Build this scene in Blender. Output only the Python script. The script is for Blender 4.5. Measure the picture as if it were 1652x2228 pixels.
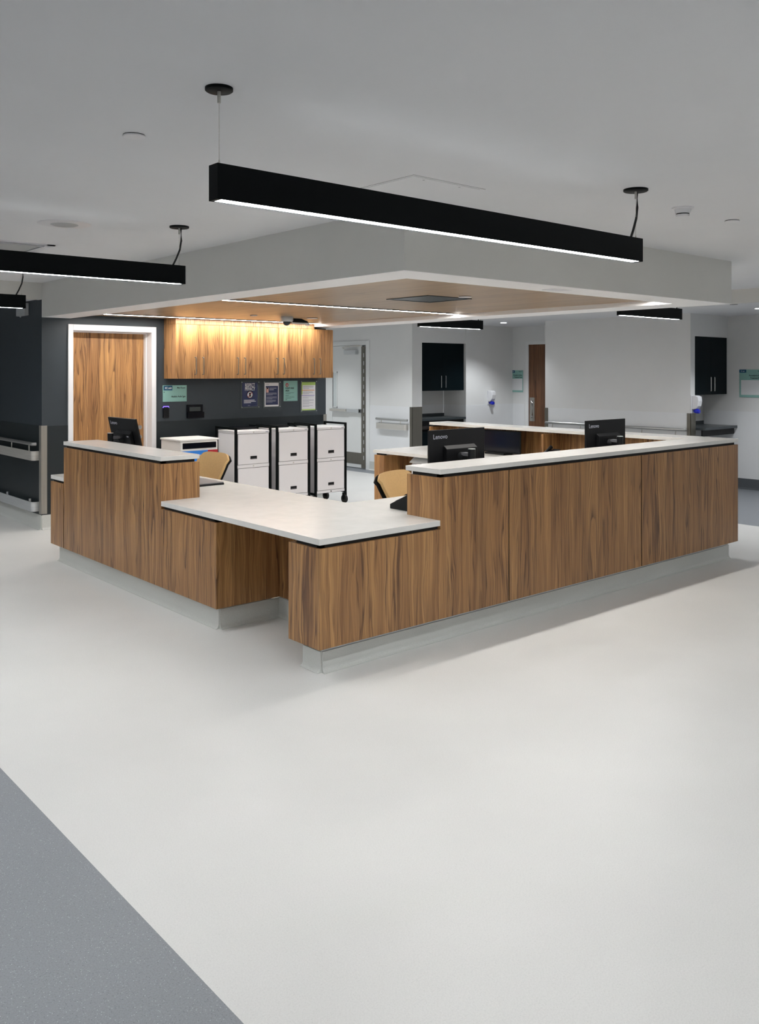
import bpy, bmesh, math, random
from mathutils import Vector, Matrix
for o in list(bpy.data.objects): bpy.data.objects.remove(o)
S = bpy.context.scene; COL = S.collection
# ---------------------------------------------------------------- camera
YAW = 0.7147
cam = bpy.data.objects.new('camera', bpy.data.cameras.new('camera')); COL.objects.link(cam)
cam.location = (-2.867, -3.803, 1.673); cam.rotation_euler = (math.pi/2, 0, -YAW)
cam.data.sensor_fit = 'HORIZONTAL'; cam.data.sensor_width = 36
cam.data.lens = 36*1897.45/1652; cam.data.shift_x = 0
cam.data.shift_y = -(1114-808.155)/1652; cam.data.clip_start = .05; cam.data.clip_end = 60
S.camera = cam
# ---------------------------------------------------------------- world, exposure
W = bpy.data.worlds.new('world'); S.world = W; W.use_nodes = True
W.node_tree.nodes['Background'].inputs[0].default_value = (.75, .8, .85, 1)
W.node_tree.nodes['Background'].inputs[1].default_value = 0.02
S.view_settings.view_transform = 'Standard'; S.view_settings.look = 'None'
S.view_settings.gamma = 1; S.view_settings.use_curve_mapping = False
S.view_settings.exposure = 0.0
PEND = 68.0      # radiance of the pendant lenses
STRIP = 95.0     # radiance of the recessed strips
ROOMP = 56.0     # radiance of the unseen pendants added outside the view
# ---------------------------------------------------------------- materials
def mat(name, col, rough=.5, metal=0, **k):
    m = bpy.data.materials.new(name); m.use_nodes = True
    b = m.node_tree.nodes['Principled BSDF']
    b.inputs['Base Color'].default_value = (*col, 1); b.inputs['Roughness'].default_value = rough
    b.inputs['Metallic'].default_value = metal
    for a, v in k.items(): b.inputs[a.replace('_', ' ')].default_value = v
    return m
def nd(m, t, **k):
    n = m.node_tree.nodes.new(t)
    for a, v in k.items(): setattr(n, a, v)
    return n
def lk(m, a, b): m.node_tree.links.new(a, b)
def math_(m, op, a, b=None, c=None):
    n = nd(m, 'ShaderNodeMath', operation=op)
    for i, v in enumerate((a, b, c)):
        if v is None: continue
        if isinstance(v, (int, float)): n.inputs[i].default_value = v
        else: lk(m, v, n.inputs[i])
    return n.outputs[0]
def noise_(m, vec, scale, detail=2, rough=.5, dist=0):
    n = nd(m, 'ShaderNodeTexNoise'); n.inputs['Scale'].default_value = scale
    n.inputs['Detail'].default_value = detail; n.inputs['Roughness'].default_value = rough
    n.inputs['Distortion'].default_value = dist; lk(m, vec, n.inputs['Vector']); return n.outputs['Fac']
def ramp_(m, fac, stops):
    r = nd(m, 'ShaderNodeValToRGB'); e = r.color_ramp.elements
    while len(e) < len(stops): e.new(.5)
    for q, (p, c) in zip(e, stops): q.position = p; q.color = (*c, 1)
    lk(m, fac, r.inputs[0]); return r.outputs[0]
def mix_(m, fac, a, b, bt='MIX'):
    n = nd(m, 'ShaderNodeMix', data_type='RGBA', blend_type=bt)
    if isinstance(fac, (int, float)): n.inputs[0].default_value = fac
    else: lk(m, fac, n.inputs[0])
    for i, v in ((6, a), (7, b)):
        if isinstance(v, tuple): n.inputs[i].default_value = (*v, 1)
        else: lk(m, v, n.inputs[i])
    return n.outputs[2]
WALNUT = [(.22, (.150, .066, .025)), (.39, (.245, .121, .046)), (.54, (.335, .177, .068)), (.74, (.470, .268, .108))]
CEILW = [(.26, (.215, .145, .082)), (.42, (.27, .188, .110)), (.56, (.31, .222, .132)), (.74, (.37, .27, .168))]
def wood(name, along='z', mul=1.0, rough=.38, soft=0.0, pal=WALNUT):
    m = mat(name, (.3, .18, .09), rough); b = m.node_tree.nodes['Principled BSDF']
    tc = nd(m, 'ShaderNodeTexCoord'); s = nd(m, 'ShaderNodeSeparateXYZ'); lk(m, tc.outputs['Object'], s.inputs[0])
    oi = nd(m, 'ShaderNodeObjectInfo')
    off = math_(m, 'MULTIPLY', oi.outputs['Random'], 17.0)
    if along == 'z': U = math_(m, 'ADD', s.outputs[0], s.outputs[1]); V = s.outputs[2]
    else: U = s.outputs[0]; V = s.outputs[1]
    U = math_(m, 'ADD', U, off)
    def vec(u, ku, v, kv, k=0.0):
        c = nd(m, 'ShaderNodeCombineXYZ'); lk(m, math_(m, 'MULTIPLY', u, ku), c.inputs[0]); lk(m, math_(m, 'MULTIPLY', v, kv), c.inputs[1])
        c.inputs[2].default_value = k; return c.outputs[0]
    w1 = noise_(m, vec(U, 7.0, V, 1.3, 3), 1, 2)           # slow wobble: cathedrals
    w2 = noise_(m, vec(U, 26.0, V, 6.0, 9), 1, 2)
    U2 = math_(m, 'ADD', U, math_(m, 'MULTIPLY', math_(m, 'SUBTRACT', w1, .5), .11))
    U3 = math_(m, 'ADD', U2, math_(m, 'MULTIPLY', math_(m, 'SUBTRACT', w2, .5), .012))
    n1 = noise_(m, vec(U3, 34.0, V, .35, 1), 1, 4, .62)
    nB = noise_(m, vec(U3, 13.0, V, .45, 12), 1, 3, .55)
    base = ramp_(m, math_(m, 'ADD', math_(m, 'MULTIPLY', n1, .52), math_(m, 'MULTIPLY', nB, .48)), pal if soft else [(.5+(p-.5)*.72, c) for p, c in pal])
    # thin dark growth lines of two sizes
    def growth(ku, kv, k, mulf, width):
        n = noise_(m, vec(U3, ku, V, kv, k), 1, 1.5, .5)
        f = math_(m, 'FRACT', math_(m, 'MULTIPLY', n, mulf))
        return ramp_(m, f, [(0, (.9, .9, .9)), (width, (.02, .02, .02)), (.62, (0, 0, 0)), (1.0, (1, 1, 1))])
    g1 = growth(17.0, .6, 5, 7.0, .05); g2 = growth(48.0, .8, 6, 4.0, .10)
    n3 = noise_(m, vec(U, 11.0, V, .9, 7), 1, 2)
    msk = ramp_(m, n3, [(.36, (.10, .10, .10)), (.56, (1, 1, 1))])
    lf = math_(m, 'MULTIPLY', math_(m, 'MULTIPLY', g1, msk), .9*(1-soft))
    c1 = mix_(m, lf, base, (.070, .030, .014))
    c1 = mix_(m, math_(m, 'MULTIPLY', g2, .42*(1-soft)), c1, (.105, .050, .024))
    n4 = noise_(m, vec(U3, 260.0, V, 4.0, 2), 1, 3, .6)
    c2 = mix_(m, 1.0, c1, ramp_(m, n4, [(.3, (.86, .85, .84)), (.7, (1.09, 1.09, 1.09))]), 'MULTIPLY')
    n5 = noise_(m, vec(U, 3.0, V, .25, 4), 1, 2)
    c3 = mix_(m, 1.0, c2, ramp_(m, n5, [(.3, (.86*mul, .84*mul, .82*mul)), (.7, (1.10*mul, 1.09*mul, 1.08*mul))]), 'MULTIPLY')
    lk(m, c3, b.inputs['Base Color'])
    return m
def speckle(name, col, darks, lights, scale=900, rough=.5, amt=.25, mott=.03, fl=.7):
    m = mat(name, col, rough); b = m.node_tree.nodes['Principled BSDF']
    tc = nd(m, 'ShaderNodeTexCoord'); V = tc.outputs['Object']
    n = noise_(m, V, scale*.22, 2, .7)
    c = ramp_(m, n, [(.25, tuple(x*(1-amt*.55) for x in col)), (.5, col), (.75, tuple(min(1, x*(1+amt*.35)) for x in col))])
    vo = nd(m, 'ShaderNodeTexVoronoi'); vo.inputs['Scale'].default_value = scale*.24; lk(m, V, vo.inputs['Vector'])
    sp = nd(m, 'ShaderNodeSeparateColor'); lk(m, vo.outputs['Color'], sp.inputs[0])
    near = math_(m, 'LESS_THAN', vo.outputs['Distance'], .26)
    dk = math_(m, 'MULTIPLY', math_(m, 'GREATER_THAN', sp.outputs[0], .86), near)
    lt = math_(m, 'MULTIPLY', math_(m, 'GREATER_THAN', sp.outputs[1], .88), near)
    c = mix_(m, math_(m, 'MULTIPLY', dk, fl), c, darks)
    c = mix_(m, math_(m, 'MULTIPLY', lt, fl), c, lights)
    n6 = noise_(m, V, 1.3, 3)
    c = mix_(m, 1.0, c, ramp_(m, n6, [(.3, (1-mott,)*3), (.7, (1+mott,)*3)]), 'MULTIPLY')
    lk(m, c, b.inputs['Base Color']); return m
def mottle(name, col, amt=.04, scale=6, rough=.5, metal=0, bump=0, **k):
    m = mat(name, col, rough, metal, **k); b = m.node_tree.nodes['Principled BSDF']
    tc = nd(m, 'ShaderNodeTexCoord'); n = noise_(m, tc.outputs['Object'], scale, 4, .6)
    c = ramp_(m, n, [(.3, tuple(x*(1-amt) for x in col)), (.7, tuple(min(1, x*(1+amt)) for x in col))])
    lk(m, c, b.inputs['Base Color'])
    if bump:
        bn = nd(m, 'ShaderNodeBump'); bn.inputs['Strength'].default_value = bump; bn.inputs['Distance'].default_value = .002
        lk(m, noise_(m, tc.outputs['Object'], 350, 3), bn.inputs['Height']); lk(m, bn.outputs[0], b.inputs['Normal'])
    return m
def brushed(name, col, rough=.35, horiz=True):
    m = mat(name, col, rough, .55); b = m.node_tree.nodes['Principled BSDF']
    tc = nd(m, 'ShaderNodeTexCoord'); mp = nd(m, 'ShaderNodeMapping'); lk(m, tc.outputs['Object'], mp.inputs[0])
    mp.inputs['Scale'].default_value = (3, 3, 400) if horiz else (300, 300, 2)
    n = noise_(m, mp.outputs[0], 1, 3)
    lk(m, ramp_(m, n, [(.3, tuple(x*.86 for x in col)), (.7, tuple(min(1, x*1.1) for x in col))]), b.inputs['Base Color'])
    return m
def emit(name, col, st):
    m = bpy.data.materials.new(name); m.use_nodes = True; nt = m.node_tree; nt.nodes.clear()
    e = nt.nodes.new('ShaderNodeEmission'); e.inputs[0].default_value = (*col, 1); e.inputs[1].default_value = st
    o = nt.nodes.new('ShaderNodeOutputMaterial'); nt.links.new(e.outputs[0], o.inputs[0]); return m
M = dict(
    floor=speckle('pale_vinyl', (.70, .692, .670), (.36, .37, .36), (.85, .85, .84), rough=.42, amt=.16, fl=.25),
    grey=speckle('grey_vinyl', (.235, .25, .27), (.06, .07, .08), (.62, .66, .68), rough=.45, amt=.42),
    cove=speckle('pale_vinyl_cove', (.60, .61, .58), (.36, .37, .36), (.85, .85, .84), rough=.45, amt=.14),
    gcove=speckle('dark_vinyl_cove', (.09, .10, .11), (.03, .03, .04), (.2, .2, .2), rough=.45, amt=.3),
    ceil=mottle('ceiling_paint', (.74, .745, .76), .012, 2, .85, bump=.05),
    white=mottle('wall_paint', (.75, .75, .74), .015, 2.5, .7, bump=.06),
    soff=mottle('soffit_paint', (.70, .695, .665), .015, 2.5, .75, bump=.05),
    wains=mottle('white_wall_sheet', (.78, .79, .80), .01, 3, .35),
    lip=mottle('soffit_paint_lit', (.93, .925, .93), .01, 2, .6),  # lighter copy of the soffit white, bounce light put into its colour
    dark=mottle('charcoal_paint', (.033, .044, .054), .06, 3, .5),
    dwains=mottle('charcoal_wall_sheet', (.011, .0175, .021), .06, 3, .42),
    wood=wood('walnut_laminate', mul=1.2), woodd=wood('walnut_door', mul=1.45), woodc=wood('walnut_cabinet', mul=1.45),
    woodh=wood('walnut_ceiling', along='y', mul=1.25, soft=.45, rough=.35, pal=CEILW),
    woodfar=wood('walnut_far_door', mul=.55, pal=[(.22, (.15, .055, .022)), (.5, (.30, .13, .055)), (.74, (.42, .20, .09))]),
    quartz=mottle('quartz', (.72, .71, .68), .035, 9, .22), qedge=mottle('quartz_pale', (.72, .71, .68), .03, 12, .3),
    black=mat('black_metal', (.0022, .0036, .0040), .5, Specular_IOR_Level=.12), blk=mat('black_plastic', (.006, .0065, .0075), .45, Specular_IOR_Level=.2),
    blkg=mat('black_gloss', (.004, .005, .009), .15, Specular_IOR_Level=.3), reveal=mat('black_reveal', (.004, .004, .005), .6),
    steel=brushed('brushed_steel', (.62, .60, .56), .5), steelv=brushed('brushed_steel_upright', (.36, .345, .31), .4, False),
    bronze=brushed('dull_steel_guard', (.175, .165, .14), .45, False), alu=brushed('grey_aluminium', (.62, .64, .65), .4),
    chrome=mat('polished_steel', (.72, .72, .72), .18, 1), pull=mat('satin_nickel', (.17, .155, .13), .4, .5), rail=mat('rail_steel', (.42, .42, .41), .3, .8), frame=mat('white_door_frame', (.90, .90, .92), .35),
    whitep=mottle('white_door_paint', (.78, .79, .78), .01, 3, .4), plast=mat('white_plastic', (.74, .74, .76), .35),
    cartw=mottle('cart_white', (.82, .81, .83), .01, 4, .3), binw=mottle('bin_white', (.78, .77, .75), .01, 4, .4),
    teal=mat('dark_teal_laminate', (.0015, .0055, .0075), .45, Specular_IOR_Level=.1), counter=mottle('dark_stone', (.035, .045, .05), .2, 40, .3),
    must=mottle('mustard_fabric', (.60, .39, .17), .05, 60, .75, bump=.2), blue=mat('blue_print', (.02, .22, .75), .5),
    red=mat('red_print', (.45, .01, .02), .5), mint=mat('mint_print', (.27, .50, .45), .35), navy=mat('navy_print', (.025, .035, .10), .4),
    lblue=mat('deep_blue_print', (.01, .09, .18), .4), paper=mat('white_paper', (.78, .78, .80), .5), ink=mat('black_ink', (.008, .012, .014), .5),
    wink=mat('white_ink', (.85, .85, .87), .5), redp=mat('red_ink', (.55, .03, .03), .5), lime=mat('lime_print', (.42, .60, .16), .5),
    orange=mat('orange_print', (.75, .32, .06), .5), violet=mat('violet_print', (.16, .12, .45), .5), skin=mat('pink_print', (.72, .42, .36), .5),
    gink=mat('grey_ink', (.35, .36, .42), .5), acry=mat('clear_acrylic', (.95, .97, .97), .05, 0, Transmission_Weight=1.0, IOR=1.2),
    smoke=mat('tinted_dome', (.02, .025, .03), .05), capb=mat('blue_plastic', (.01, .02, .50), .35),
    rubber=mat('black_rubber', (.012, .012, .012), .7), glass=mat('window_glass', (.62, .66, .66), .08),
    slate=mat('laptop_grey', (.12, .12, .13), .4), led=emit('led_violet', (.25, .15, 1), 2.2),
    lens=emit('pendant_lens', (.965, .985, 1.0), PEND), lensr=emit('pendant_lens_added', (.965, .985, 1.0), ROOMP),
    strip=emit('strip_lens', (1.0, .97, .93), STRIP), down=emit('downlight_lens', (.9, .95, 1.0), 14), upl=emit('uplight_lens', (.93, .98, 1.0), 2.4),
)
# ---------------------------------------------------------------- mesh helpers
class MB:
    def __init__(s): s.bm = bmesh.new()
    def box(s, x0, x1, y0, y1, z0, z1, mx=None):
        v = [s.bm.verts.new(p) for p in ((x0,y0,z0),(x1,y0,z0),(x1,y1,z0),(x0,y1,z0),(x0,y0,z1),(x1,y0,z1),(x1,y1,z1),(x0,y1,z1))]
        for f in ((3,2,1,0),(4,5,6,7),(0,1,5,4),(1,2,6,5),(2,3,7,6),(3,0,4,7)): s.bm.faces.new([v[i] for i in f])
        if mx: bmesh.ops.transform(s.bm, matrix=mx, verts=v)
        return s
    def prism(s, pts, d0, d1, axis='z'):
        # pts: 2D outline; axis: extrusion axis; other two in order (x,y),(x,z),(y,z)
        def P(p, d): return {'z': (p[0], p[1], d), 'y': (p[0], d, p[1]), 'x': (d, p[0], p[1])}[axis]
        a = [s.bm.verts.new(P(p, d0)) for p in pts]; b = [s.bm.verts.new(P(p, d1)) for p in pts]; n = len(pts)
        s.bm.faces.new(a); s.bm.faces.new(b[::-1])
        for i in range(n): s.bm.faces.new((a[i], b[i], b[(i+1) % n], a[(i+1) % n]))
        return s
    def tube(s, pts, r, n=10, cap=True):
        pts = [Vector(p) for p in pts]; rings = []
        for i, p in enumerate(pts):
            t = (pts[min(i+1, len(pts)-1)]-pts[max(i-1, 0)]).normalized()
            u = t.cross(Vector((0, 0, 1)));
            if u.length < .05: u = t.cross(Vector((1, 0, 0)))
            u.normalize(); w = t.cross(u).normalized(); rr = r[i] if isinstance(r, (list, tuple)) else r
            rings.append([s.bm.verts.new(p+u*rr*math.cos(2*math.pi*k/n)+w*rr*math.sin(2*math.pi*k/n)) for k in range(n)])
        for a, b in zip(rings, rings[1:]):
            for k in range(n): s.bm.faces.new((a[k], a[(k+1) % n], b[(k+1) % n], b[k]))
        if cap: s.bm.faces.new(rings[0][::-1]); s.bm.faces.new(rings[-1])
        return s
    def lathe(s, prof, c, n=28):
        # prof: list of (r, z) about the vertical axis through c
        rings = [[s.bm.verts.new((c[0]+r*math.cos(2*math.pi*k/n), c[1]+r*math.sin(2*math.pi*k/n), c[2]+z)) for k in range(n)] for r, z in prof]
        for a, b in zip(rings, rings[1:]):
            for k in range(n): s.bm.faces.new((a[k], a[(k+1) % n], b[(k+1) % n], b[k]))
        s.bm.faces.new(rings[0][::-1]); s.bm.faces.new(rings[-1]); return s
    def grid(s, fn, nu, nv, th):
        # surface fn(u,v)->point, given a thickness
        g = [[s.bm.verts.new(fn(i/nu, j/nv)) for j in range(nv+1)] for i in range(nu+1)]
        fs = [s.bm.faces.new((g[i][j], g[i+1][j], g[i+1][j+1], g[i][j+1])) for i in range(nu) for j in range(nv)]
        bmesh.ops.recalc_face_normals(s.bm, faces=fs)
        bmesh.ops.solidify(s.bm, geom=fs, thickness=th); return s
def kids(o): return [c for c in COL.objects if c.parent == o]
def make(name, mb, m, parent=None, bev=0, smooth=False, label=None, cat=None, group=None, kind=None, seg=2):
    bm = mb.bm
    bmesh.ops.recalc_face_normals(bm, faces=bm.faces[:])
    if bev:
        es = [e for e in bm.edges if len(e.link_faces) == 2 and e.calc_face_angle(0) > .5]
        bmesh.ops.bevel(bm, geom=es, offset=bev, segments=seg, profile=.5, affect='EDGES', clamp_overlap=True)
    off = Vector((0, 0, 0)); p = parent
    while p is not None: off += p.location; p = p.parent
    bmesh.ops.translate(bm, vec=-off, verts=bm.verts[:])
    me = bpy.data.meshes.new(name); bm.to_mesh(me); bm.free()
    me.materials.append(M[m] if isinstance(m, str) else m)
    if smooth:
        for f in me.polygons: f.use_smooth = True
        try: me.set_sharp_from_angle(angle=math.radians(38))
        except Exception: pass
    o = bpy.data.objects.new(name, me); COL.objects.link(o); o.parent = parent
    tag(o, label, cat, group, kind); return o
def tag(o, label=None, cat=None, group=None, kind=None):
    for k, v in (('label', label), ('category', cat), ('group', group), ('kind', kind)):
        if v: o[k] = v
    return o
def thing(name, loc, label, cat, group=None, kind=None):
    o = bpy.data.objects.new(name, None); o.empty_display_size = .1; COL.objects.link(o); o.location = loc
    return tag(o, label, cat, group, kind)
def dup(o, loc, label=None, parent=None):
    c = o.copy(); COL.objects.link(c)
    if parent is None: c.location = loc
    else: c.parent = parent
    if label: c['label'] = label
    for k in kids(o): dup(k, None, None, c)
    return c
def bx(*a): return MB().box(*a)
def text(s, size, mx, m, parent, name='lettering', al='LEFT', bold=0.0, sx=1.0):
    cu = bpy.data.curves.new('txt', 'FONT'); cu.body = s; cu.size = size; cu.align_x = al; cu.extrude = .0006; cu.offset = bold; cu.resolution_u = 2
    t = bpy.data.objects.new('txt', cu); me = bpy.data.meshes.new_from_object(t)
    me.transform(Matrix.Diagonal((sx, 1, 1, 1))); me.transform(mx)
    off = Vector((0, 0, 0)); p = parent
    while p is not None: off += p.location; p = p.parent
    me.transform(Matrix.Translation(-off)); me.name = name
    me.materials.clear(); me.materials.append(M[m])
    o = bpy.data.objects.new(name, me); COL.objects.link(o); o.parent = parent
    bpy.data.objects.remove(t); return o
def faceY(x, y, z): return Matrix.Translation((x, y, z)) @ Matrix(((1,0,0,0),(0,0,-1,0),(0,1,0,0),(0,0,0,1)))   # faces -Y
def faceX(x, y, z): return Matrix.Translation((x, y, z)) @ Matrix(((0,0,-1,0),(-1,0,0,0),(0,1,0,0),(0,0,0,1)))  # faces -X
# =================================================================== SETTING
ZC, ZS, ZW, ZL = 2.607, 2.245, 2.285, 2.47
YB, XA, XE = 5.489, 6.72, 9.2          # dark back wall, far wall with the white door, end wall
st = 'structure'
fl = make('floor', bx(-1.664, 6.39, -8, 12, -.08, 0), 'floor', kind=st)
make('floor_inlay', bx(-6, -1.664, -8, 12, -.08, 0), 'grey', fl, label='grey flecked vinyl border of the floor')
make('floor_inlay', bx(6.39, 12, -8, 12, -.08, 0), 'grey', fl, label='grey flecked vinyl border along the far end wall')
ce = make('ceiling', bx(-6, XA, -8, YB, ZC, ZC+.1), 'ceil', kind=st)
make('lowered_ceiling', bx(XA+.1, 12, -8, 12, ZL, ZL+.1), 'ceil', ce)
make('lowered_ceiling', bx(-6, .473, YB+.1, 12, 2.44, 2.54), 'ceil', ce)
make('ceiling_bay', bx(4.1, XA, YB, 12, ZC, ZC+.1), 'ceil', ce)
make('bulkhead', bx(XA, XA+.1, -8, YB+.1, ZL-.02, ZC+.05), 'soff', ce)
make('bulkhead', bx(-6, .473, YB, YB+.1, 2.432, ZC+.05), 'soff', ce)
# the big dropped soffit over the desk: white frame with the wood panel recessed into it
sx0, sx1, sy0, sy1 = .473, 4.246, -.169, YB
ix0, ix1, iy0 = .778, 3.84, .143
sf = MB()
zl_ = ZS+.002
sf.box(sx0, ix0, sy0, sy1, zl_, ZC+.02).box(ix1, sx1, sy0, sy1, zl_, ZC+.02).box(ix0, ix1, sy0, iy0, zl_, ZC+.02)
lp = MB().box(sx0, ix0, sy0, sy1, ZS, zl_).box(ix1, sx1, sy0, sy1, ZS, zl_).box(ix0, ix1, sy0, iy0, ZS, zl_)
make('soffit_lip_lit', lp, 'lip', ce, label='underside rim of the soffit, its white lightened for bounced light')  # thin underside skin, lightened in colour to look lit from the floor
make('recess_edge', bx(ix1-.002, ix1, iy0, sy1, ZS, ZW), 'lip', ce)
make('soffit_frame', sf, 'soff', ce)
for i in range(3):
    a = ix0+(ix1-ix0)*i/3; b = ix0+(ix1-ix0)*(i+1)/3
    make('wood_panel', bx(a, b-.0012, iy0, sy1, ZW, ZW+.03), 'woodh', ce)
# back wall (charcoal) with door opening, thick block
def wallpiece(name, boxes, m, parent=None, kind=None, label=None, join=True):
    if parent is None or (join and len(boxes) == 1):
        mb = MB()
        for b in boxes: mb.box(*b)
        return make(name, mb, m, parent, kind=kind, label=label)
    return [make(name, bx(*b), m, parent, kind=kind, label=label) for b in boxes][0]
DX0, DX1, DZ = .805, 1.72, 2.118
wb = wallpiece('wall_back', [(.473, DX0-.052, YB, YB+.25, 0, ZC), (DX1+.05, 4.243, YB, YB+.25, 0, ZC), (DX0-.052, DX1+.05, YB, YB+.25, DZ+.06, ZC),
                             (.473, .723, YB+.25, 12, 0, ZC)], 'dark', kind=st)
wallpiece('wall_return', [(3.993, 4.243, YB+.251, 12, 0, ZC)], 'white', kind=st)
wallpiece('wall_sheet', [(.473, DX0-.055, YB-.004, YB, .15, 1.095), (DX1+.055, 4.243, YB-.004, YB, .15, 1.095), (.469, .473, YB-.004, 9, .15, 1.095)], 'dwains', wb)
def cornerguard(x, y, sx, sy, w, par, m='steelv', z0=.165, z1=1.1, wy=None):
    wy = wy or w
    mb = MB(); t = .004
    mb.box(min(x, x+sx*w)-(t if sx > 0 else 0), max(x, x+sx*w)+(t if sx < 0 else 0), y-t*1.2 if sy > 0 else y, y if sy > 0 else y+t*1.2, z0, z1)
    mb.box(x-t*1.2 if sx > 0 else x, x if sx > 0 else x+t*1.2, min(y, y+sy*wy), max(y, y+sy*wy), z0, z1)
    make('corner_guard', mb, m, par)
cornerguard(.4685, YB-.004, 1, 1, .058, wb)
cornerguard(4.247, YB-.004, -1, 1, .05, wb)
def coveprof(h, c=.028, t=.008):
    return [(0, 0), (-c, 0), (-c, .003)]+[(-t-(c-t)*(1-math.sin(a)), .003+(c)*(1-math.cos(a))) for a in (.4, .8, 1.2, 1.57)]+[(-t, h), (0, h)]
def cove(par, m, pts, h=.15, name='cove_base'):
    # pts: list of (x0,y0,x1,y1) runs: outward normal to the right of travel is the room side
    mb = MB(); pr = coveprof(h)
    for x0, y0, x1, y1 in pts:
        d = Vector((x1-x0, y1-y0, 0)).normalized(); n = Vector((d.y, -d.x, 0))
        rings = []
        for (x, y) in ((x0, y0), (x1, y1)):
            rings.append([mb.bm.verts.new((x-n.x*q[0], y-n.y*q[0], q[1])) for q in pr])
        k = len(pr); mb.bm.faces.new(rings[0]); mb.bm.faces.new(rings[1][::-1])
        for i in range(k): mb.bm.faces.new((rings[0][i], rings[1][i], rings[1][(i+1) % k], rings[0][(i+1) % k]))
    return make(name, mb, m, par)
bb = cove(None, 'cove', [(.473, 11.9, .473, YB), (.473, YB, DX0-.052, YB), (DX1+.05, YB, 4.243, YB)], .155); bb.name = 'baseboard_back'; bb['kind'] = st
# far white walls
YE = 6.445; YC = 6.45
wf = wallpiece('wall_far', [(XA, XA+.22, YE, 7.59, 0, ZC), (XA, XA+.22, 7.59, 9.5, 2.2, ZC), (XA, XA+.22, 9.5, 12, 0, ZC)], 'white', kind=st)
wallpiece('wall_sheet', [(XA-.004, XA, YE, 7.5, .15, 1.1), (XA, XA+.22, YE-.004, YE, .15, 1.1)], 'wains', wf)
mb = MB(); mb.box(XA-.009, XA-.004, YE-.009, YE+.05, .15, 1.1).box(XA-.009, XA+.215, YE-.009, YE-.004, .15, 1.1); make('corner_guard', mb, 'bronze', wf)
wa = wallpiece('wall_alcove', [(XA+.22, 7.98, 6.98, 7.1, 0, ZL), (7.98, XE, YC, 7.1, 0, ZL), (XA+.22, 7.98, 6.46, 6.98, 2.145, ZL)], 'white', kind=st)
wallpiece('wall_sheet', [(7.976, 7.98, YC, 6.98, .15, 1.1), (7.976, XE, YC-.004, YC, .15, 1.1), (XA+.22, 7.98, 6.976, 6.98, .15, 1.1)], 'wains', wa)
we = wallpiece('wall_end', [(XE, XE+.2, 6.13, 12, 0, ZL), (XE, XE+.2, -8, 5.1, 0, ZL), (XE, XE+.2, 5.1, 6.13, 2.2, ZL)], 'white', kind=st)
wallpiece('wall_sheet', [(XE-.004, XE, 6.18, YC, .15, 1.1), (XE-.004, XE, -4, 2.78, .15, 1.1)], 'wains', we)
b2 = cove(None, 'gcove', [(XE, 2.78, XE, -8)], .15); b2.name = 'baseboard_end'; b2['kind'] = st
b3 = cove(None, 'cove', [(XA, 7.5, XA, YE), (XA, YE, XA+.22, YE)], .15); b3.name = 'baseboard_far'; b3['kind'] = st
BX = 8.17
wk = wallpiece('wall_block', [(BX, BX+.115, 2.42, 4.91, 0, ZL), (BX+.115, XE, 2.8, 4.91, 0, ZL), (BX+.115, XE, 2.42, 2.8, 2.16, ZL)], 'white', kind=st)
wallpiece('wall_sheet', [(BX-.004, BX, 2.42, 4.91, .15, 1.1), (BX, BX+.115, 2.416, 2.42, .15, 1.1)], 'wains', wk)
mb = MB(); mb.box(BX-.009, BX-.004, 2.411, 2.471, .15, 1.1).box(BX-.009, BX+.12, 2.411, 2.416, .15, 1.1); make('corner_guard', mb, 'bronze', wk)
make('corner_guard', bx(BX-.009, BX-.004, 4.85, 4.915, .15, 1.1), 'bronze', wk)
# shell out of view
wallpiece('wall_left', [(-6.1, -6, -8, 12, 0, ZC)], 'white', kind=st)
wallpiece('wall_front', [(-6, 12, -8.1, -8, 0, ZC)], 'white', kind=st)
wallpiece('wall_rear', [(-6, 12, 12, 12.1, 0, ZC)], 'white', kind=st)
# ---- door 1 (wood, charcoal wall)
d1 = thing('door_1', (1.26, YB, 0), None, None, kind=st)
mb = MB()
mb.box(DX0-.055, DX0, YB-.018, YB+.2, 0, DZ+.065).box(DX1, DX1+.055, YB-.018, YB+.2, 0, DZ+.065).box(DX0, DX1, YB-.018, YB+.2, DZ, DZ+.065)
mb.box(DX0, DX0+.014, YB+.11, YB+.17, 0, DZ).box(DX1-.014, DX1, YB+.11, YB+.17, 0, DZ).box(DX0, DX1, YB+.11, YB+.17, DZ-.014, DZ)
make('door_frame', mb, 'frame', d1, bev=.002)
make('door_leaf', bx(DX0+.004, DX1-.004, YB+.17, YB+.214, .01, DZ-.004), 'woodd', d1)
make('room_wall', bx(.73, 3.98, YB+.26, YB+.3, 0, 2.5), 'white', d1)
for z in (1.03, .92):
    kb = MB(); kb.tube([(DX1-.085, YB+.17, z), (DX1-.085, YB+.16, z), (DX1-.085, YB+.13, z), (DX1-.085, YB+.11, z)], [.032, .032, .018, .024], 16)
    make('door_knob' if z < 1 else 'deadbolt', kb, 'chrome', d1, smooth=True)
text('ROOM', .02, faceY(1.24, YB-.019, DZ+.02), 'gink', d1, 'frame_label')
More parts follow.
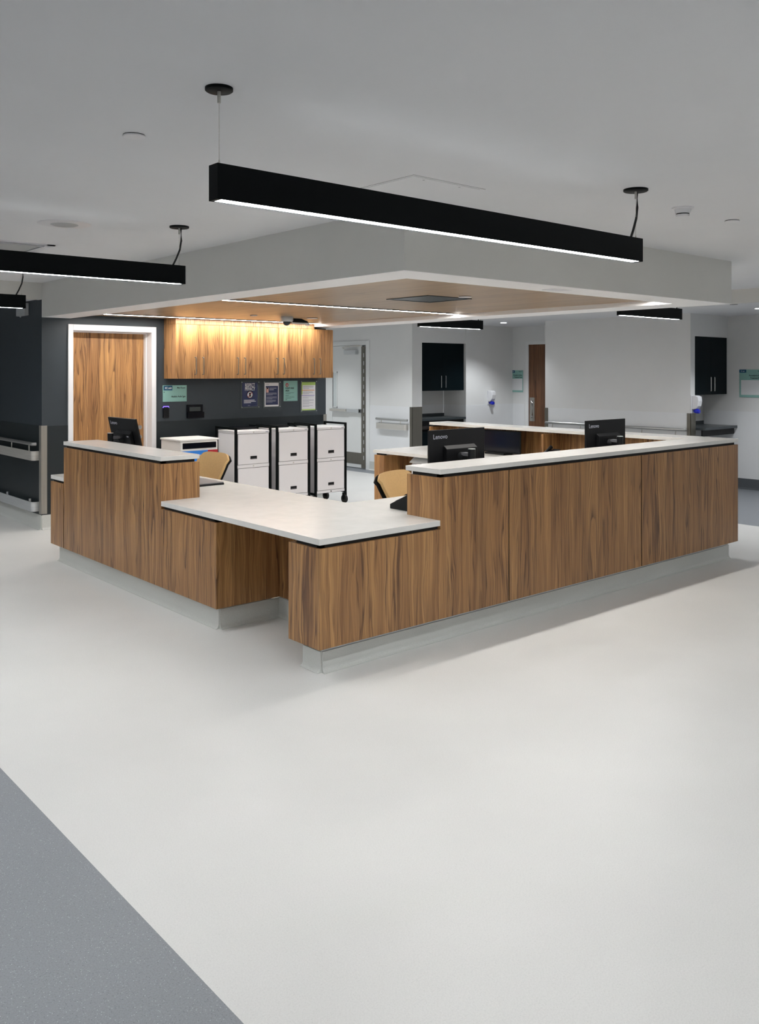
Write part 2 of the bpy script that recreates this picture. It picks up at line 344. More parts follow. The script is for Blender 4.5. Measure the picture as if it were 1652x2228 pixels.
# ---- door 2 (white double door with panic bar)
d2 = thing('door_2', (XA, 8.5, 0), None, None, kind=st)
mb = MB(); mb.box(XA-.015, XA+.22, 7.59-.095, 7.59, 0, 2.2).box(XA-.015, XA+.22, 7.59, 9.5, 2.125, 2.2).box(XA-.015, XA+.22, 9.5, 9.6, 0, 2.2)
make('door_frame', mb, 'whitep', d2, bev=.002)
make('door_leaf', bx(XA+.0, XA+.045, 7.70, 8.53, .015, 2.12), 'whitep', d2)
make('door_leaf', bx(XA+.0, XA+.045, 8.535, 9.49, .015, 2.12), 'whitep', d2)
hs = bx(XA-.02, XA+.04, 7.60, 7.70, .02, 2.10); hg = make('continuous_hinge', hs, 'bronze', d2)
hb = MB()
for i in range(14): hb.box(XA-.024, XA-.019, 7.625, 7.640, .16+i*.135, .16+i*.135+.07)
make('hinge_leaf', hb, 'alu', hg, kind='stuff')
make('glass_lite', bx(XA-.006, XA-.001, 8.40, 8.50, 1.05, 1.65), 'glass', d2)
make('lite_gasket', bx(XA-.008, XA-.001, 8.50, 8.512, 1.03, 1.67), 'blk', d2)
make('lite_frame', MB().box(XA-.008, XA-.001, 8.385, 8.40, 1.03, 1.67).box(XA-.008, XA-.001, 8.385, 8.50, 1.65, 1.67).box(XA-.008, XA-.001, 8.385, 8.50, 1.03, 1.05), 'whitep', d2)
mb = MB(); mb.box(XA-.06, XA-.02, 7.72, 8.50, .965, 1.02); pb = make('panic_bar', mb, 'alu', d2, bev=.006)
make('end_cap', bx(XA-.075, XA, 7.72, 7.79, .955, 1.03), 'alu', pb, bev=.006)
make('push_pad', bx(XA-.078, XA-.055, 8.06, 8.52, .972, 1.015), 'steel', pb)
make('kick_plate', bx(XA-.004, XA, 7.71, 8.52, .075, .27), 'bronze', d2)
cl = make('door_closer', bx(XA-.07, XA, 7.80, 8.13, 1.965, 2.045), 'alu', d2, bev=.01)
make('closer_arm', MB().tube([(XA-.05, 8.1, 2.055), (XA-.10, 8.12, 2.09), (XA-.03, 7.80, 2.115), (XA-.0, 7.72, 2.125)], .008, 6), 'steel', cl)
# ---- door 3 (wood, end wall)
d3 = thing('door_3', (XE, 5.6, 0), None, None, kind=st)
mb = MB(); mb.box(XE-.012, XE+.2, 6.085, 6.15, 0, 2.2).box(XE-.012, XE+.2, 5.1, 6.085, 2.145, 2.2).box(XE-.012, XE+.2, 5.04, 5.1, 0, 2.2)
make('door_frame', mb, 'whitep', d3)
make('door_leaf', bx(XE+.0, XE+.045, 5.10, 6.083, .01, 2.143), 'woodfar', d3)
ph = make('push_plate', bx(XE-.006, XE, 5.955, 6.06, .80, 1.215), 'steelv', d3)
make('pull_handle', MB().tube([(XE-.005, 5.99, .86), (XE-.055, 5.985, .87), (XE-.06, 5.96, .9), (XE-.06, 5.96, 1.12), (XE-.055, 5.985, 1.15), (XE-.005, 5.99, 1.16)], .011, 8), 'chrome', ph, smooth=True)
# =================================================================== RECEPTION DESK
L = 4.694; ZB, ZD, ZU, TS, RV = .151, .757, 1.07, .034, .021
PT = ZD-TS-RV      # top of lower panels
PU = ZU-.031-.021  # top of upper panels
T = .025
XC, XUW = .928, .305     # start of upper counter on the front, width of upper counters
YN0, YN1, XR = .292, 1.095, .488
YU0, YU1, YLe = 1.853, 3.654, 3.951
DS = .93           # worktop depth
def reveal(mb, *a): mb.box(*a)
# --- front run
fr = thing('desk_unit', (L/2, .15, 0), 'long walnut desk front with a raised part to the right, three wide panels', 'desk')
g = .011
make('front_panel', MB().prism([(0, ZB), (1.570-g/2, ZB), (1.570-g/2, PU), (XC, PU), (XC, PT), (0, PT)], 0, T, 'y'), 'wood', fr)
make('front_panel', bx(1.570+g/2, 3.142-g/2, 0, T, ZB, PU), 'wood', fr)
make('front_panel', bx(3.142+g/2, L, 0, T, ZB, PU), 'wood', fr)
make('backing_panel', MB().prism([(.03, ZB+.01), (L-T, ZB+.01), (L-T, PU-.002), (XC+.03, PU-.002), (XC+.03, ZD-TS-.003), (.03, ZD-TS-.003)], T, T+.004, 'y'), 'reveal', fr)
for gx in (1.570, 3.142): make('gap_shade_strip', bx(gx-g/2, gx+g/2, .004, T, ZB+.002, PU-.002), 'reveal', fr)  # black strips fill the gaps, standing in for the shade of their depth
make('end_panel', bx(0, T, T, YN0, ZB, PT), 'wood', fr)
make('raised_end_panel', bx(XC, XC+T, T, .30, ZD, PU), 'wood', fr)
make('inner_panel', bx(T, XR, YN0-T, YN0, ZB, PT), 'wood', fr)
make('raised_back_panel', bx(XC+T, L-T, T+.004, T+.022, ZD, PU), 'wood', fr)
make('shelf_divider', MB().box(2.45, 2.475, T+.022, .30, ZD, PU), 'wood', fr)
make('shelf_divider', MB().box(3.95, 3.975, T+.022, .30, ZD, PU), 'wood', fr)
mb = MB(); mb.box(.02, XC-.02, .02, .05, PT, ZD-TS).box(.02, .05, .02, YN0-.05, PT, ZD-TS)
mb.box(XC+.02, L-.03, .02, .05, PU, ZU-.031).box(XC+.02, XC+.05, .02, .27, PU, ZU-.031)
make('reveal_strip', mb, 'reveal', fr)
def toe(par, runs):
    mb = MB()
    for x0, x1, y0, y1 in runs: mb.box(x0, x1, y0, y1, 0, ZB+.005)
    make('plinth', mb, 'alu', par)
TK = .062
toe(fr, [(TK, L-TK, TK, YN0-TK+.0), (TK, XR+.1, YN0-TK-.02, YN0-TK)])
cove(fr, 'cove', [(TK, TK, L-TK, TK), (TK, YN0-TK, TK, TK), (XR+.1, YN0-TK, TK, YN0-TK)], .118)
# --- left wing
lw = thing('desk_unit', (.15, 2.7, 0), 'walnut desk wing on the left with open knee space at its near end', 'desk')
make('side_panel', MB().prism([(YN1, ZB), (YU1-g/2, ZB), (YU1-g/2, PU), (YU0, PU), (YU0, PT), (YN1, PT)], 0, T, 'x'), 'wood', lw)
make('side_panel', bx(0, T, YU1+g/2, YLe, ZB, PT), 'wood', lw)
make('gap_shade_strip', bx(.004, T, YU1-g/2, YU1+g/2, ZB+.002, PT), 'reveal', lw)  # black filler painted dark as the shade inside the gap
make('knee_panel', bx(T, XR, YN1, YN1+T, ZB, PT), 'wood', lw)
make('knee_back_panel', bx(XR-.0, XR+T, YN0+.001, YN1+T, ZB, ZD-TS-.02), 'wood', lw)
make('raised_end_panel', bx(T, XUW, YU0, YU0+T, ZD, PU), 'wood', lw)
make('raised_back_panel', bx(T, T+.02, YU0+T, YU1, ZD, PU), 'wood', lw)
make('raised_end_panel', bx(T, XUW, YU1-T, YU1, ZD, PU), 'wood', lw)
make('end_panel', bx(T, .9, YLe-T, YLe, ZB, PT), 'wood', lw)
mb = MB(); mb.box(.02, .05, YN1+.02, YU0-.01, PT, ZD-TS).box(.02, XR, YN1+.02, YN1+.05, PT, ZD-TS)
mb.box(.02, .05, YU0+.02, YU1-.02, PU, ZU-.031).box(.02, XUW-.03, YU0+.02, YU0+.05, PU, ZU-.031).box(.02, .05, YU1, YLe-.02, PT, ZD-TS)
make('reveal_strip', mb, 'reveal', lw)
toe(lw, [(TK, XR-.02, YN1+TK, YLe-TK), (XR+.02+.02, XR+.12, YN0+.001, YN1+TK)])
cove(lw, 'cove', [(TK, YLe-TK, TK, YN1+TK), (TK, YN1+TK, XR+.04, YN1+TK), (XR+.04, YN1+TK, XR+.04, YN0+.001)], .13)
# --- right wing
rw = thing('desk_unit', (4.5, 2.4, 0), 'walnut desk wing at the far right with open shelves', 'desk')
XI = L-DS
make('side_panel', bx(L-T, L, .302, YLe, ZB, PT), 'wood', rw)
make('raised_back_panel', bx(L-T, L, .302, YU1, ZD-TS, PU), 'wood', rw)
make('end_panel', bx(L-T, L, T, .3, ZB, PU), 'wood', fr)
make('end_panel', bx(XI, L-T, 3.76, YLe-.02, ZB, PT), 'wood', rw, bev=.001)
make('shelf_divider', bx(L-XUW, L-T, YU1-T, YU1, ZD, PU), 'wood', rw)
make('shelf_divider', bx(L-XUW, L-T, 1.95, 1.95+T, ZD, PU), 'wood', rw)
make('reveal_strip', MB().box(XI+.02, XI+.06, 3.78, YLe-.04, PT, ZD-TS).box(L-.27, L-.03, 3.60, 3.63, PU, ZU-.031).box(L-.05, L-.03, .31, 3.6, PU, ZU-.031), 'reveal', rw)
toe(rw, [(XI+TK, L-TK, 3.79, YLe-.06), (L-TK-.1, L-TK, .302, 3.9)])
# --- worktop: U-shaped slab, and raised tops
make('worktop', MB().prism([(0, 0), (XC, 0), (XC, T+.004), (L-T, T+.004), (L-T, YU1), (L, YU1), (L, YLe), (XI, YLe), (XI, DS), (DS+.02, DS), (DS+.02, YLe), (0, YLe), (0, YU1), (T, YU1), (T, YU0), (0, YU0)], ZD-TS, ZD), 'quartz', bev=.0015, label='low U-shaped white quartz worktop running round the whole desk', cat='worktop')
make('raised_countertop', bx(-.001, XUW, YU0, YU1, ZU-.031, ZU), 'quartz', bev=.0015, label='narrow raised white quartz counter on the left wing', cat='countertop')
make('raised_countertop', MB().prism([(XC, -.001), (L+.003, -.001), (L+.003, YU1), (L-XUW, YU1), (L-XUW, XUW+.01), (XC, XUW+.01)], ZU-.031, ZU), 'quartz', bev=.0015, label='L-shaped raised white quartz counter over the front and the far right wing', cat='countertop')
# =================================================================== LIGHTS
def pendant(x0, x1, y, label, lens='lens', ends=(0.022, 0.022), cord='right', visible=True):
    t = thing('pendant_light', ((x0+x1)/2, y, ZC), label, 'pendant light', 'black linear pendant lights')
    w, z0, z1 = .028, 2.235, 2.353
    hb = MB()   # housing as a channel: two sides, top, two end caps
    hb.box(x0, x1, y-w, y-w+.003, z0, z1).box(x0, x1, y+w-.003, y+w, z0, z1).box(x0, x1, y-w+.003, y+w-.003, z1-.003, z1)
    hb.box(x0, x0+.003, y-w+.003, y+w-.003, z0, z1-.003).box(x1-.003, x1, y-w+.003, y+w-.003, z0, z1-.003)
    make('housing', hb, 'black', t)
    make('diffuser', bx(x0+.018, x1-.018, y-w+.004, y+w-.004, z0+.002, z0+.01), lens, t)
    make('uplight_lens', bx(x0+.3, x1-.3, y-.012, y+.012, z1+.0003, z1+.001), 'upl', t)
    for a in (x0+.003, x1-.018): make('end_plate', bx(a, a+.015, y-w+.003, y+w-.003, z0+.001, z0+.01), 'black', t)
    for x, big in ((x0+ends[0], False), (x1-ends[1], True)):
        r = .046 if not big else .062
        cn = make('canopy', MB().lathe([(r, 0), (r, -.009), (r-.004, -.012)], (x, y, ZC)), 'black', t, smooth=True)
        make('suspension_wire', MB().tube([(x, y, ZC-.05), (x, y, z1)], .0011, 5), 'steel', cn)
        make('wire_grip', MB().tube([(x, y, ZC-.012), (x, y, ZC-.05)], .006, 8), 'steel', cn)
        make('wire_grip', MB().tube([(x, y, z1+.018), (x, y, z1+.001)], [.002, .005], 8), 'steel', cn)
        if big: make('power_cord', MB().tube([(x+.012, y, ZC-.012), (x+.014, y, ZC-.09), (x+.004, y, ZC-.15), (x-.022, y, ZC-.21), (x-.045, y, z1)], .0062, 8), 'rubber', cn, smooth=True)
    return t
pendant(-1.405, 1.080, -1.286, 'nearest and largest black linear pendant, in front of the desk')
pendant(-2.615, -.130, 1.285, 'black linear pendant cut by the left edge, the larger one there', ends=(.03, .03))
pendant(-2.64, -.155, 4.16, 'short-looking black linear pendant at the left edge, lower and farther, before the charcoal wall', ends=(.03, .03))
pendant(4.67, 5.83, 4.13, 'small far black pendant hanging above the small dark cabinet left of the brown door')
pendant(4.67, 5.82, 1.22, 'small far black pendant hanging before the big plain white wall')
for x0, y, w in ((5.3, -4.3, 'farthest right'), (-5.0, -1.286, 'in line with the nearest one to the left'), (-5.4, 1.285, 'in line with the left one, farther left'), (-5.4, 4.16, 'in line with the far left one, farther left'), (-1.4, -4.3, 'right of the camera'), (2.6, -4.3, 'far right of the camera'), (-5.0, -4.3, 'above the camera'), (-5.0, -6.9, 'behind the camera to the left'), (-1.4, -6.9, 'behind the camera')):
    pendant(x0, x0+2.485, y, 'black linear pendant added for light outside the picture, %s' % w, 'lensr')  # unseen pendants put in to light the room from outside the view
def recessed(x0, x1, y, label):
    t = thing('strip_light', ((x0+x1)/2, y, ZW), label, 'strip light', 'recessed strip lights in the wood ceiling')
    w = .023
    make('channel', bx(x0, x1, y-.034, y-w, ZW-.008, ZW), 'plast', t)
    make('channel', bx(x0, x1, y+w, y+w+.004, ZW-.008, ZW), 'plast', t)
    make('shadow_gap', bx(x0+.25, x1-.1, y-.041, y-.034, ZW-.006, ZW), 'reveal', t)
    make('lens', bx(x0, x1, y-w, y+w, ZW-.007, ZW-.001), 'strip', t)
recessed(ix0+.002, ix1-.002, 5.08, 'recessed strip light washing the walnut wall cabinets')
recessed(ix0+.002, ix1-.002, 2.66, 'recessed strip light across the middle of the wood ceiling')
recessed(ix0+.002, ix1-.002, .29, 'recessed strip light hidden behind the front lip of the soffit')
def downlight(x, y, z, r, label, on=True, power=80):
    t = thing('downlight', (x, y, z), label, 'downlight')
    make('trim_ring', MB().lathe([(r+.012, 0), (r+.01, -.004), (r, -.005)], (x, y, z)), 'plast', t, smooth=True)
    make('lens', MB().lathe([(r-.004, -.0045), (r-.006, -.007)], (x, y, z)), 'down' if on else 'plast', t)
    ld = bpy.data.lights.new('lamp', 'SPOT'); ld.energy = power; ld.spot_size = math.radians(118); ld.spot_blend = .6; ld.shadow_soft_size = r
    ld.color = (.93, .97, 1.0); lo = bpy.data.objects.new('lamp', ld); COL.objects.link(lo); lo.parent = t; lo.location = (0, 0, -.03)
    return t
downlight(7.98, 5.61, ZL, .055, 'small lit round downlight above the sanitiser between cabinet and brown door')
downlight(7.95, 1.36, ZL, .055, 'small lit round downlight at the right edge of the picture')
for x, y, z, w in ((5.3, 2.6, ZC, 'above the right end of the soffit, nearer'), (5.3, 5.0, ZC, 'above the right end of the soffit, farther'), (7.7, -.9, ZL, 'right of the picture by the end wall'), (5.5, 6.3, ZC, 'before the handrail wall'), (5.5, 8.3, ZC, 'before the white door'), (4.8, 10.3, ZC, 'beyond the white door'), (-1.6, 7.2, 2.44, 'in the left corridor'), (-3.6, 7.2, 2.44, 'deep in the left corridor'), (7.5, -2.5, ZL, 'near the end wall'), (7.9, 9.3, ZL, 'behind the niche')):
    downlight(x, y, z, .055, 'unseen round downlight added for light, %s' % w)  # fill lamps added in hidden spots to brighten walls, door and corridor
make('ceiling_cover', MB().lathe([(.045, 0), (.045, -.004)], (7.1, 1.26, ZL)), 'slate', label='tiny dark disc on the lowered ceiling by the soffit end', cat='ceiling cover')
# ceiling fittings
def disc(x, y, z, r, label):
    t = thing('ceiling_cover', (x, y, z), label, 'ceiling cover')
    make('gap_ring', MB().lathe([(r*.96, 0), (r*.96, -.003)], (x, y, z)), 'reveal', t)
    make('cover_plate', MB().lathe([(r, -.003), (r, -.006), (r*.95, -.008)], (x, y, z)), 'plast', t, smooth=True)
disc(-1.341, -.564, ZC, .044, 'white round cover plate on the ceiling left of the nearest pendant')
disc(2.32, -1.157, ZC, .044, 'white round cover plate right of the smoke detector, only its dark edge showing')
disc(2.325, 4.27, ZW, .04, 'small white disc on the wood ceiling left of the dome camera')
disc(3.10, 4.25, ZW, .066, 'wider white disc on the wood ceiling right of the dome camera')
disc(2.325, 1.115, ZW, .055, 'white disc on the wood ceiling beside the dark grille')
t = thing('ceiling_speaker', (-.757, 1.672, ZC), 'round white perforated speaker in the ceiling above the left pendant', 'speaker')
make('bezel', MB().lathe([(.163, 0), (.16, -.004), (.10, -.008), (.085, -.006)], (-.757, 1.672, ZC), 36), 'plast', t, smooth=True)
make('speaker_grille', MB().lathe([(.084, -.0065), (.07, -.012), (.0, -.014)], (-.757, 1.672, ZC), 30), mat('grille_grey', (.42, .43, .43), .6), t, smooth=True)
t = thing('smoke_detector', (1.70, -1.18, ZC), 'white smoke detector on the ceiling right of the pendant', 'smoke detector')
make('base', MB().lathe([(.062, 0), (.06, -.006), (.046, -.010)], (1.70, -1.18, ZC)), 'plast', t, smooth=True)
make('sensor_head', MB().lathe([(.047, -.009), (.040, -.034)], (1.70, -1.18, ZC)), 'plast', t, smooth=True)
make('vent_slot', MB().lathe([(.036, -.034), (.036, -.041)], (1.70, -1.18, ZC)), 'reveal', t)
make('cap', MB().lathe([(.038, -.040), (.035, -.050), (.02, -.053)], (1.70, -1.18, ZC)), 'plast', t, smooth=True)
t = thing('air_diffuser', (-.8, 2.95, ZC), 'square white air diffuser in the ceiling at the left edge', 'vent')
mb = MB(); x0, x1, y0, y1 = -1.18, -.45, 2.64, 3.37
mb.box(x0, x1, y0, y0+.02, ZC-.008, ZC).box(x0, x1, y1-.05, y1, ZC-.008, ZC).box(x0, x0+.05, y0, y1, ZC-.008, ZC).box(x1-.06, x1, y0, y1, ZC-.008, ZC)
make('frame', mb, 'plast', t); make('backing', bx(x0+.03, x1-.03, y0+.02, y1-.03, ZC-.003, ZC-.001), 'counter', t)
make('face_plate', bx(x0+.1, x1-.09, y0+.085, y1-.09, ZC-.012, ZC-.004), mat('diffuser_grey', (.45, .46, .46), .5), t)
make('rib', bx(x0, x1-.06, y0+.07, y0+.078, ZC-.012, ZC-.002), 'plast', t)
t = thing('access_hatch', (.22, -.53, ZC), 'flush square access hatch in the ceiling above the nearest pendant', 'hatch')
mb = MB(); x0, x1, y0, y1 = -.032, .474, -.783, -.28
gp = mat('hatch_gap', (.42, .42, .42), .8)
mb.box(x0, x1, y0, y0+.003, ZC-.0015, ZC).box(x0, x0+.003, y0, y1, ZC-.0015, ZC)
make('gap_line', mb, gp, t); make('door', bx(x0+.02, x1-.02, y0+.02, y1, ZC-.002, ZC), 'ceil', t, label='painted hatch door')
for i, (x, y) in enumerate(((.08, -.735), (.33, -.735))): make('screw', MB().lathe([(.006, -.002), (.006, -.003)], (x, y, ZC), 10), gp, t)
make('access_hatch', bx(1.99, 2.17, -.06, .06, ZS-.0025, ZS), 'plast', label='small flush plate on the white lip of the soffit', cat='hatch')
t = thing('return_grille', (2.265, 1.475, ZW), 'dark square air grille set in the wood ceiling', 'vent')
mb = MB(); x0, x1, y0, y1 = 2.01, 2.52, 1.22, 1.73
mb.box(x0, x1, y0, y0+.02, ZW-.006, ZW).box(x0, x1, y1-.02, y1, ZW-.006, ZW).box(x0, x0+.02, y0+.02, y1-.02, ZW-.006, ZW).box(x1-.02, x1, y0+.02, y1-.02, ZW-.006, ZW)
make('frame', mb, 'counter', t); make('backing', bx(x0+.02, x1-.02, y0+.02, y1-.02, ZW-.002, ZW-.0005), 'counter', t)
# dome camera + black box
cx, cy = 2.737, 4.24
t = thing('dome_camera', (cx, cy, ZW), 'silver-white dome camera hanging from the wood ceiling before the wall cabinets', 'camera')
make('camera_body', MB().lathe([(.072, 0), (.074, -.008), (.074, -.045), (.066, -.056)], (cx, cy, ZW), 30), 'alu', t, smooth=True)
make('dome', MB().lathe([(.044, -.055)]+[(.044*math.cos(a), -.056-.046*math.sin(a)) for a in (.3, .6, .9, 1.2, 1.45)], (cx, cy, ZW), 26), 'smoke', t, smooth=True)
t = thing('ceiling_box', (3.0, 4.45, ZW), 'black device with a thin white lower lip beside the dome camera', 'device')
make('case', MB().prism([(2.96, ZW), (3.10, ZW), (3.19, ZW-.03), (3.19, ZW-.045), (2.96, ZW-.045)], 4.45, 4.62, 'y'), 'blk', t, bev=.004)
make('lip', bx(2.96, 3.185, 4.445, 4.46, ZW-.062, ZW-.045), 'plast', t)
make('bracket_end', bx(3.185, 3.205, 4.445, 4.50, ZW-.075, ZW-.045), 'plast', t)
# =================================================================== WALL CABINETS
CY = 5.2; cz0, cz1 = 1.59, 2.215
W_ = (4.142-1.881)/4
names = ['walnut wall cabinet at the left end of the row, beside the wood door', 'second walnut wall cabinet from the left, above the card reader shelf wall',
         'third walnut wall cabinet from the left, above the RESPECT PRIVACY notice', 'walnut wall cabinet at the right end of the row, above the green-bordered notice']
for i in range(4):
    a = 1.881+W_*i; b = a+W_-.0015
    t = thing('wall_cabinet', ((a+b)/2, YB, cz0), names[i], 'cabinet', 'walnut wall cabinets above the carts')
    make('body', MB().box(a, b, CY+.021, YB-.001, cz0, cz1), 'woodc', t)
    for k in range(2):
        x0 = a+.0015+(b-a)/2*k; x1 = x0+(b-a)/2-.003
        d = make('door', bx(x0, x1, CY, CY+.019, cz0, cz1-.002), 'woodc', t)
        hx = x1-.040 if k == 0 else x0+.063
        hx = (x1-.038) if k == 0 else (x0+.058)
        make('handle', MB().tube([(hx, CY+.001, 1.64), (hx, CY-.028, 1.64), (hx, CY-.030, 1.645), (hx, CY-.030, 1.83), (hx, CY-.028, 1.835), (hx, CY+.001, 1.835)], .0055, 8), 'pull', d, smooth=True)
make('cabinet_filler', MB().box(1.881, 3.84, CY+.004, CY+.022, cz1+.002, ZW).box(1.881, 1.9, CY+.022, YB, cz1+.002, ZW), 'woodc', label='walnut filler strip between the wall cabinets and the wood ceiling', cat='trim')
# =================================================================== HANDRAILS AND BUMPERS
def handrail(axis_pts, zt, zb0, zb1, label, mt='steel', tube=True, low=None):
    """path in plan: starts at wall, stands off, runs, returns to the wall. axis_pts = (x_wall, y_start, y_end), room side is -X"""
    xw, ya, yb = axis_pts
    s = 1 if yb > ya else -1; o = .075
    t = thing('handrail', (xw, (ya+yb)/2, zb0), label, 'handrail')
    def plan(r, off):
        pts = [(xw, ya)]
        for k in range(0, 7):
            a = math.pi/2*k/6; pts.append((xw-off+r-r*math.sin(a)+0, ya+s*(r-r*math.cos(a))))
        q = [(xw-off+r-r*math.sin(math.pi/2*k/6), yb-s*(r-r*math.cos(math.pi/2*k/6))) for k in range(6, -1, -1)]
        return pts+q+[(xw, yb)]
    P = plan(.045, o)
    # curved flat band
    mb = MB(); inner = plan(.038, o-.007)
    inner = [(x, y+s*(.007 if i < len(inner)/2 else -.007)) for i, (x, y) in enumerate(inner)]
    A = [[mb.bm.verts.new((x, y, z)) for z in (zb0, zb1)]+[mb.bm.verts.new((u, v, z)) for z in (zb1, zb0)] for (x, y), (u, v) in zip(P, inner)]
    for a, b in zip(A, A[1:]):
        for k in range(4): mb.bm.faces.new((a[k], b[k], b[(k+1) % 4], a[(k+1) % 4]))
    mb.bm.faces.new(A[0]); mb.bm.faces.new(A[-1][::-1])
    make('bumper_band', mb, mt, t)
    if tube:
        Q = [(x, y, zt) for x, y in plan(.035, .065)]
        Q[0] = (Q[1][0]+.0, Q[1][1]-s*.0, zt); Q[-1] = (Q[-2][0], Q[-2][1], zt)
        Q = [(x if x < xw-.002 else xw-.004, y, z) for x, y, z in Q][1:-1]
        make('grab_rail', MB().tube(Q, .019, 12), 'rail', t, smooth=True)
        n = max(2, int(abs(yb-ya)/.55)+1)
        for k in range(n):
            y = ya+s*(.14+(abs(yb-ya)-.28)*k/(n-1))
            make('rail_post', MB().tube([(xw-.055, y, zt-.012), (xw-.055, y, (zt+zb1)/2), (xw-.05, y+.012, zb1-.01), (xw-.02, y+.02, zb1-.03), (xw-.001, y+.02, zb1-.03)], .007, 8), 'steel', t, smooth=True)
    else:
        n = 3
        for k in range(n):
            y = ya+s*(.14+.72*k)
            make('mounting_stud', MB().tube([(xw-.045, y, zb1-.03), (xw-.045, y, zb1+.022)], .013, 10), 'alu', t, smooth=True)
    return t
handrail((.469, 5.56, 8.6), .905, .728, .828, 'steel handrail with flat bumper on the charcoal wall at the left edge')
handrail((.469, 5.56, 8.6), 0, .188, .289, 'low flat aluminium bumper rail near the floor on the charcoal wall', 'alu', tube=False)
handrail((XA-.004, 6.52, 7.27), .885, .722, .815, 'short steel handrail with bumper on the white wall right of the white door')
handrail((BX-.004, 2.47, 4.86), .872, .70, .80, 'long steel handrail on the big white wall behind the desk')
# =================================================================== DARK CABINETS + COUNTERS IN THE NICHES
def nichecab(x0, x1, y, z0, z1, label):
    t = thing('wall_cabinet', ((x0+x1)/2, y+.3, z0), label, 'cabinet', 'dark teal wall cabinets in the niches')
    make('body', bx(x0, x1, y+.02, y+.36, z0, z1), 'teal', t)
    xm = (x0+x1)/2
    for k, (a, b) in enumerate(((x0, xm-.0015), (xm+.0015, x1))):
        d = make('door', bx(a, b, y, y+.019, z0, z1), 'teal', t)
        hx = xm+(-.05 if k == 0 else .055)
        make('handle', MB().tube([(hx, y, z0+.05), (hx, y-.028, z0+.05), (hx, y-.03, z0+.055), (hx, y-.03, z0+.24), (hx, y-.028, z0+.245), (hx, y, z0+.245)], .0055, 8), 'chrome', d, smooth=True)
nichecab(XA+.222, 7.965, 6.49, 1.353, 2.143, 'dark teal two-door wall cabinet in the niche left of the brown door')
nichecab(BX+.118, XE-.008, 2.43, 1.347, 2.157, 'dark teal two-door wall cabinet in the niche at the right edge')
def nichetop(x0, x1, y0, y1, zt, label, under):
    t = thing('niche_counter', ((x0+x1)/2, y1, zt), label, 'counter')
    make('top', bx(x0, x1, y0, y1, zt-.035, zt), 'counter', t, bev=.002)
    make('apron', bx(x0, x1-.02, y0+.04, y0+.06, zt-.12, zt-.035), 'blk', t)
    make('upstand', bx(x0, x1, y1-.012, y1, zt, zt+.05), 'counter', t)
    if under: make('base_unit', bx(x0+.02, x1-.02, y0+.1, y1-.02, 0, zt-.22), 'teal', t)
nichetop(XA+.222, 7.972, 6.44, 6.974, .90, 'dark counter in the niche left of the brown door', True)
nichetop(BX+.118, XE-.006, 2.27, 2.798, .90, 'dark counter in the niche at the right edge', False)
def sanitiser(mx, label):
    loc = mx.translation
    t = thing('soap_dispenser', loc, label, 'soap dispenser', 'white wall soap dispensers with blue nozzles')
    def P(mb): bmesh.ops.transform(mb.bm, matrix=mx, verts=mb.bm.verts[:]); return mb
    # local: faces -Y, z up, origin bottom-centre on the wall
    make('back_plate', P(bx(-.06, .06, -.012, 0, 0, .245)), 'plast', t, bev=.004)
    make('housing', P(MB().prism([(-.012, .05), (-.07, .06), (-.10, .10), (-.115, .17), (-.105, .225), (-.07, .245), (-.012, .245)], -.052, .052, 'x')), 'plast', t, bev=.01)
    make('nozzle', P(MB().tube([(0, -.02, .03), (0, -.05, .03), (0, -.075, .028), (0, -.10, .026)], [.022, .03, .031, .026], 14)), 'capb', t, smooth=True)
sanitiser(Matrix.Translation((8.57, YC-.001, 1.095)), 'white soap dispenser with blue nozzle on the white wall left of the brown door')
sanitiser(Matrix.Translation((BX+.06, 2.419, 1.10)), 'white soap dispenser with blue nozzle on the end of the big white wall, right')
# =================================================================== SIGNS AND NOTICES
def board(name, x0, x1, z0, z1, m, label, th=.005, cat='sign', y=YB):
    t = thing(name, ((x0+x1)/2, y, (z0+z1)/2), label, cat)
    make('plate', bx(x0, x1, y-th, y-.0005, z0, z1), m, t)
    return t
t = board('room_sign', 1.863, 2.171, 1.32, 1.511, 'mint', 'mint room sign with blue corner block left under the walnut cabinets')
make('logo_block', bx(1.872, 1.985, YB-.0062, YB-.005, 1.452, 1.506), 'lblue', t)
text('4C unit', .030, faceY(1.889, YB-.0066, 1.470), 'wink', t, bold=.0006, sx=.95)
text('Med Room', .026, faceY(2.152, YB-.0056, 1.473), 'ink', t, al='RIGHT', bold=.0005, sx=.9)
text("Hudidu Axfor'gan", .028, faceY(2.155, YB-.0056, 1.37), 'ink', t, al='RIGHT', bold=.0005, sx=.92)
make('screw', MB().tube([(1.879, YB-.005, 1.432), (1.879, YB-.008, 1.432)], .005, 10), 'ink', t)
def roomsign(x, ya, z0, z1, w, label, l1, l2, l3):
    t = thing('room_sign', (x, ya-w/2, z0), label, 'sign', 'mint framed room signs on the far walls')
    q = lambda y0, y1, a, b, m, n, d=.005: make(n, bx(x-d, x-d+.0042, ya-y1, ya-y0, a, b), m, t)
    q(0, w, z0, z1, 'mint', 'plate')
    q(.025, w-.012, z0+.035, z0+(z1-z0)*.62, 'wains', 'insert_window', .007)
    q(0, .10, z1-.045, z1, 'lblue', 'logo_block', .0072)
    text(l1, .024, faceX(x-.0078, ya-.02, z1-.031), 'wink', t, sx=.8)
    text(l2, .022, faceX(x-.0056, ya-w+.02, z1-.03), 'ink', t, al='RIGHT')
    text(l3[0], .03, faceX(x-.0056, ya-w+.02, z1-.095), 'ink', t, al='RIGHT', bold=.0007, sx=.85)
    text(l3[1], .03, faceX(x-.0056, ya-w+.02, z1-.130), 'ink', t, al='RIGHT', bold=.0007, sx=.85)
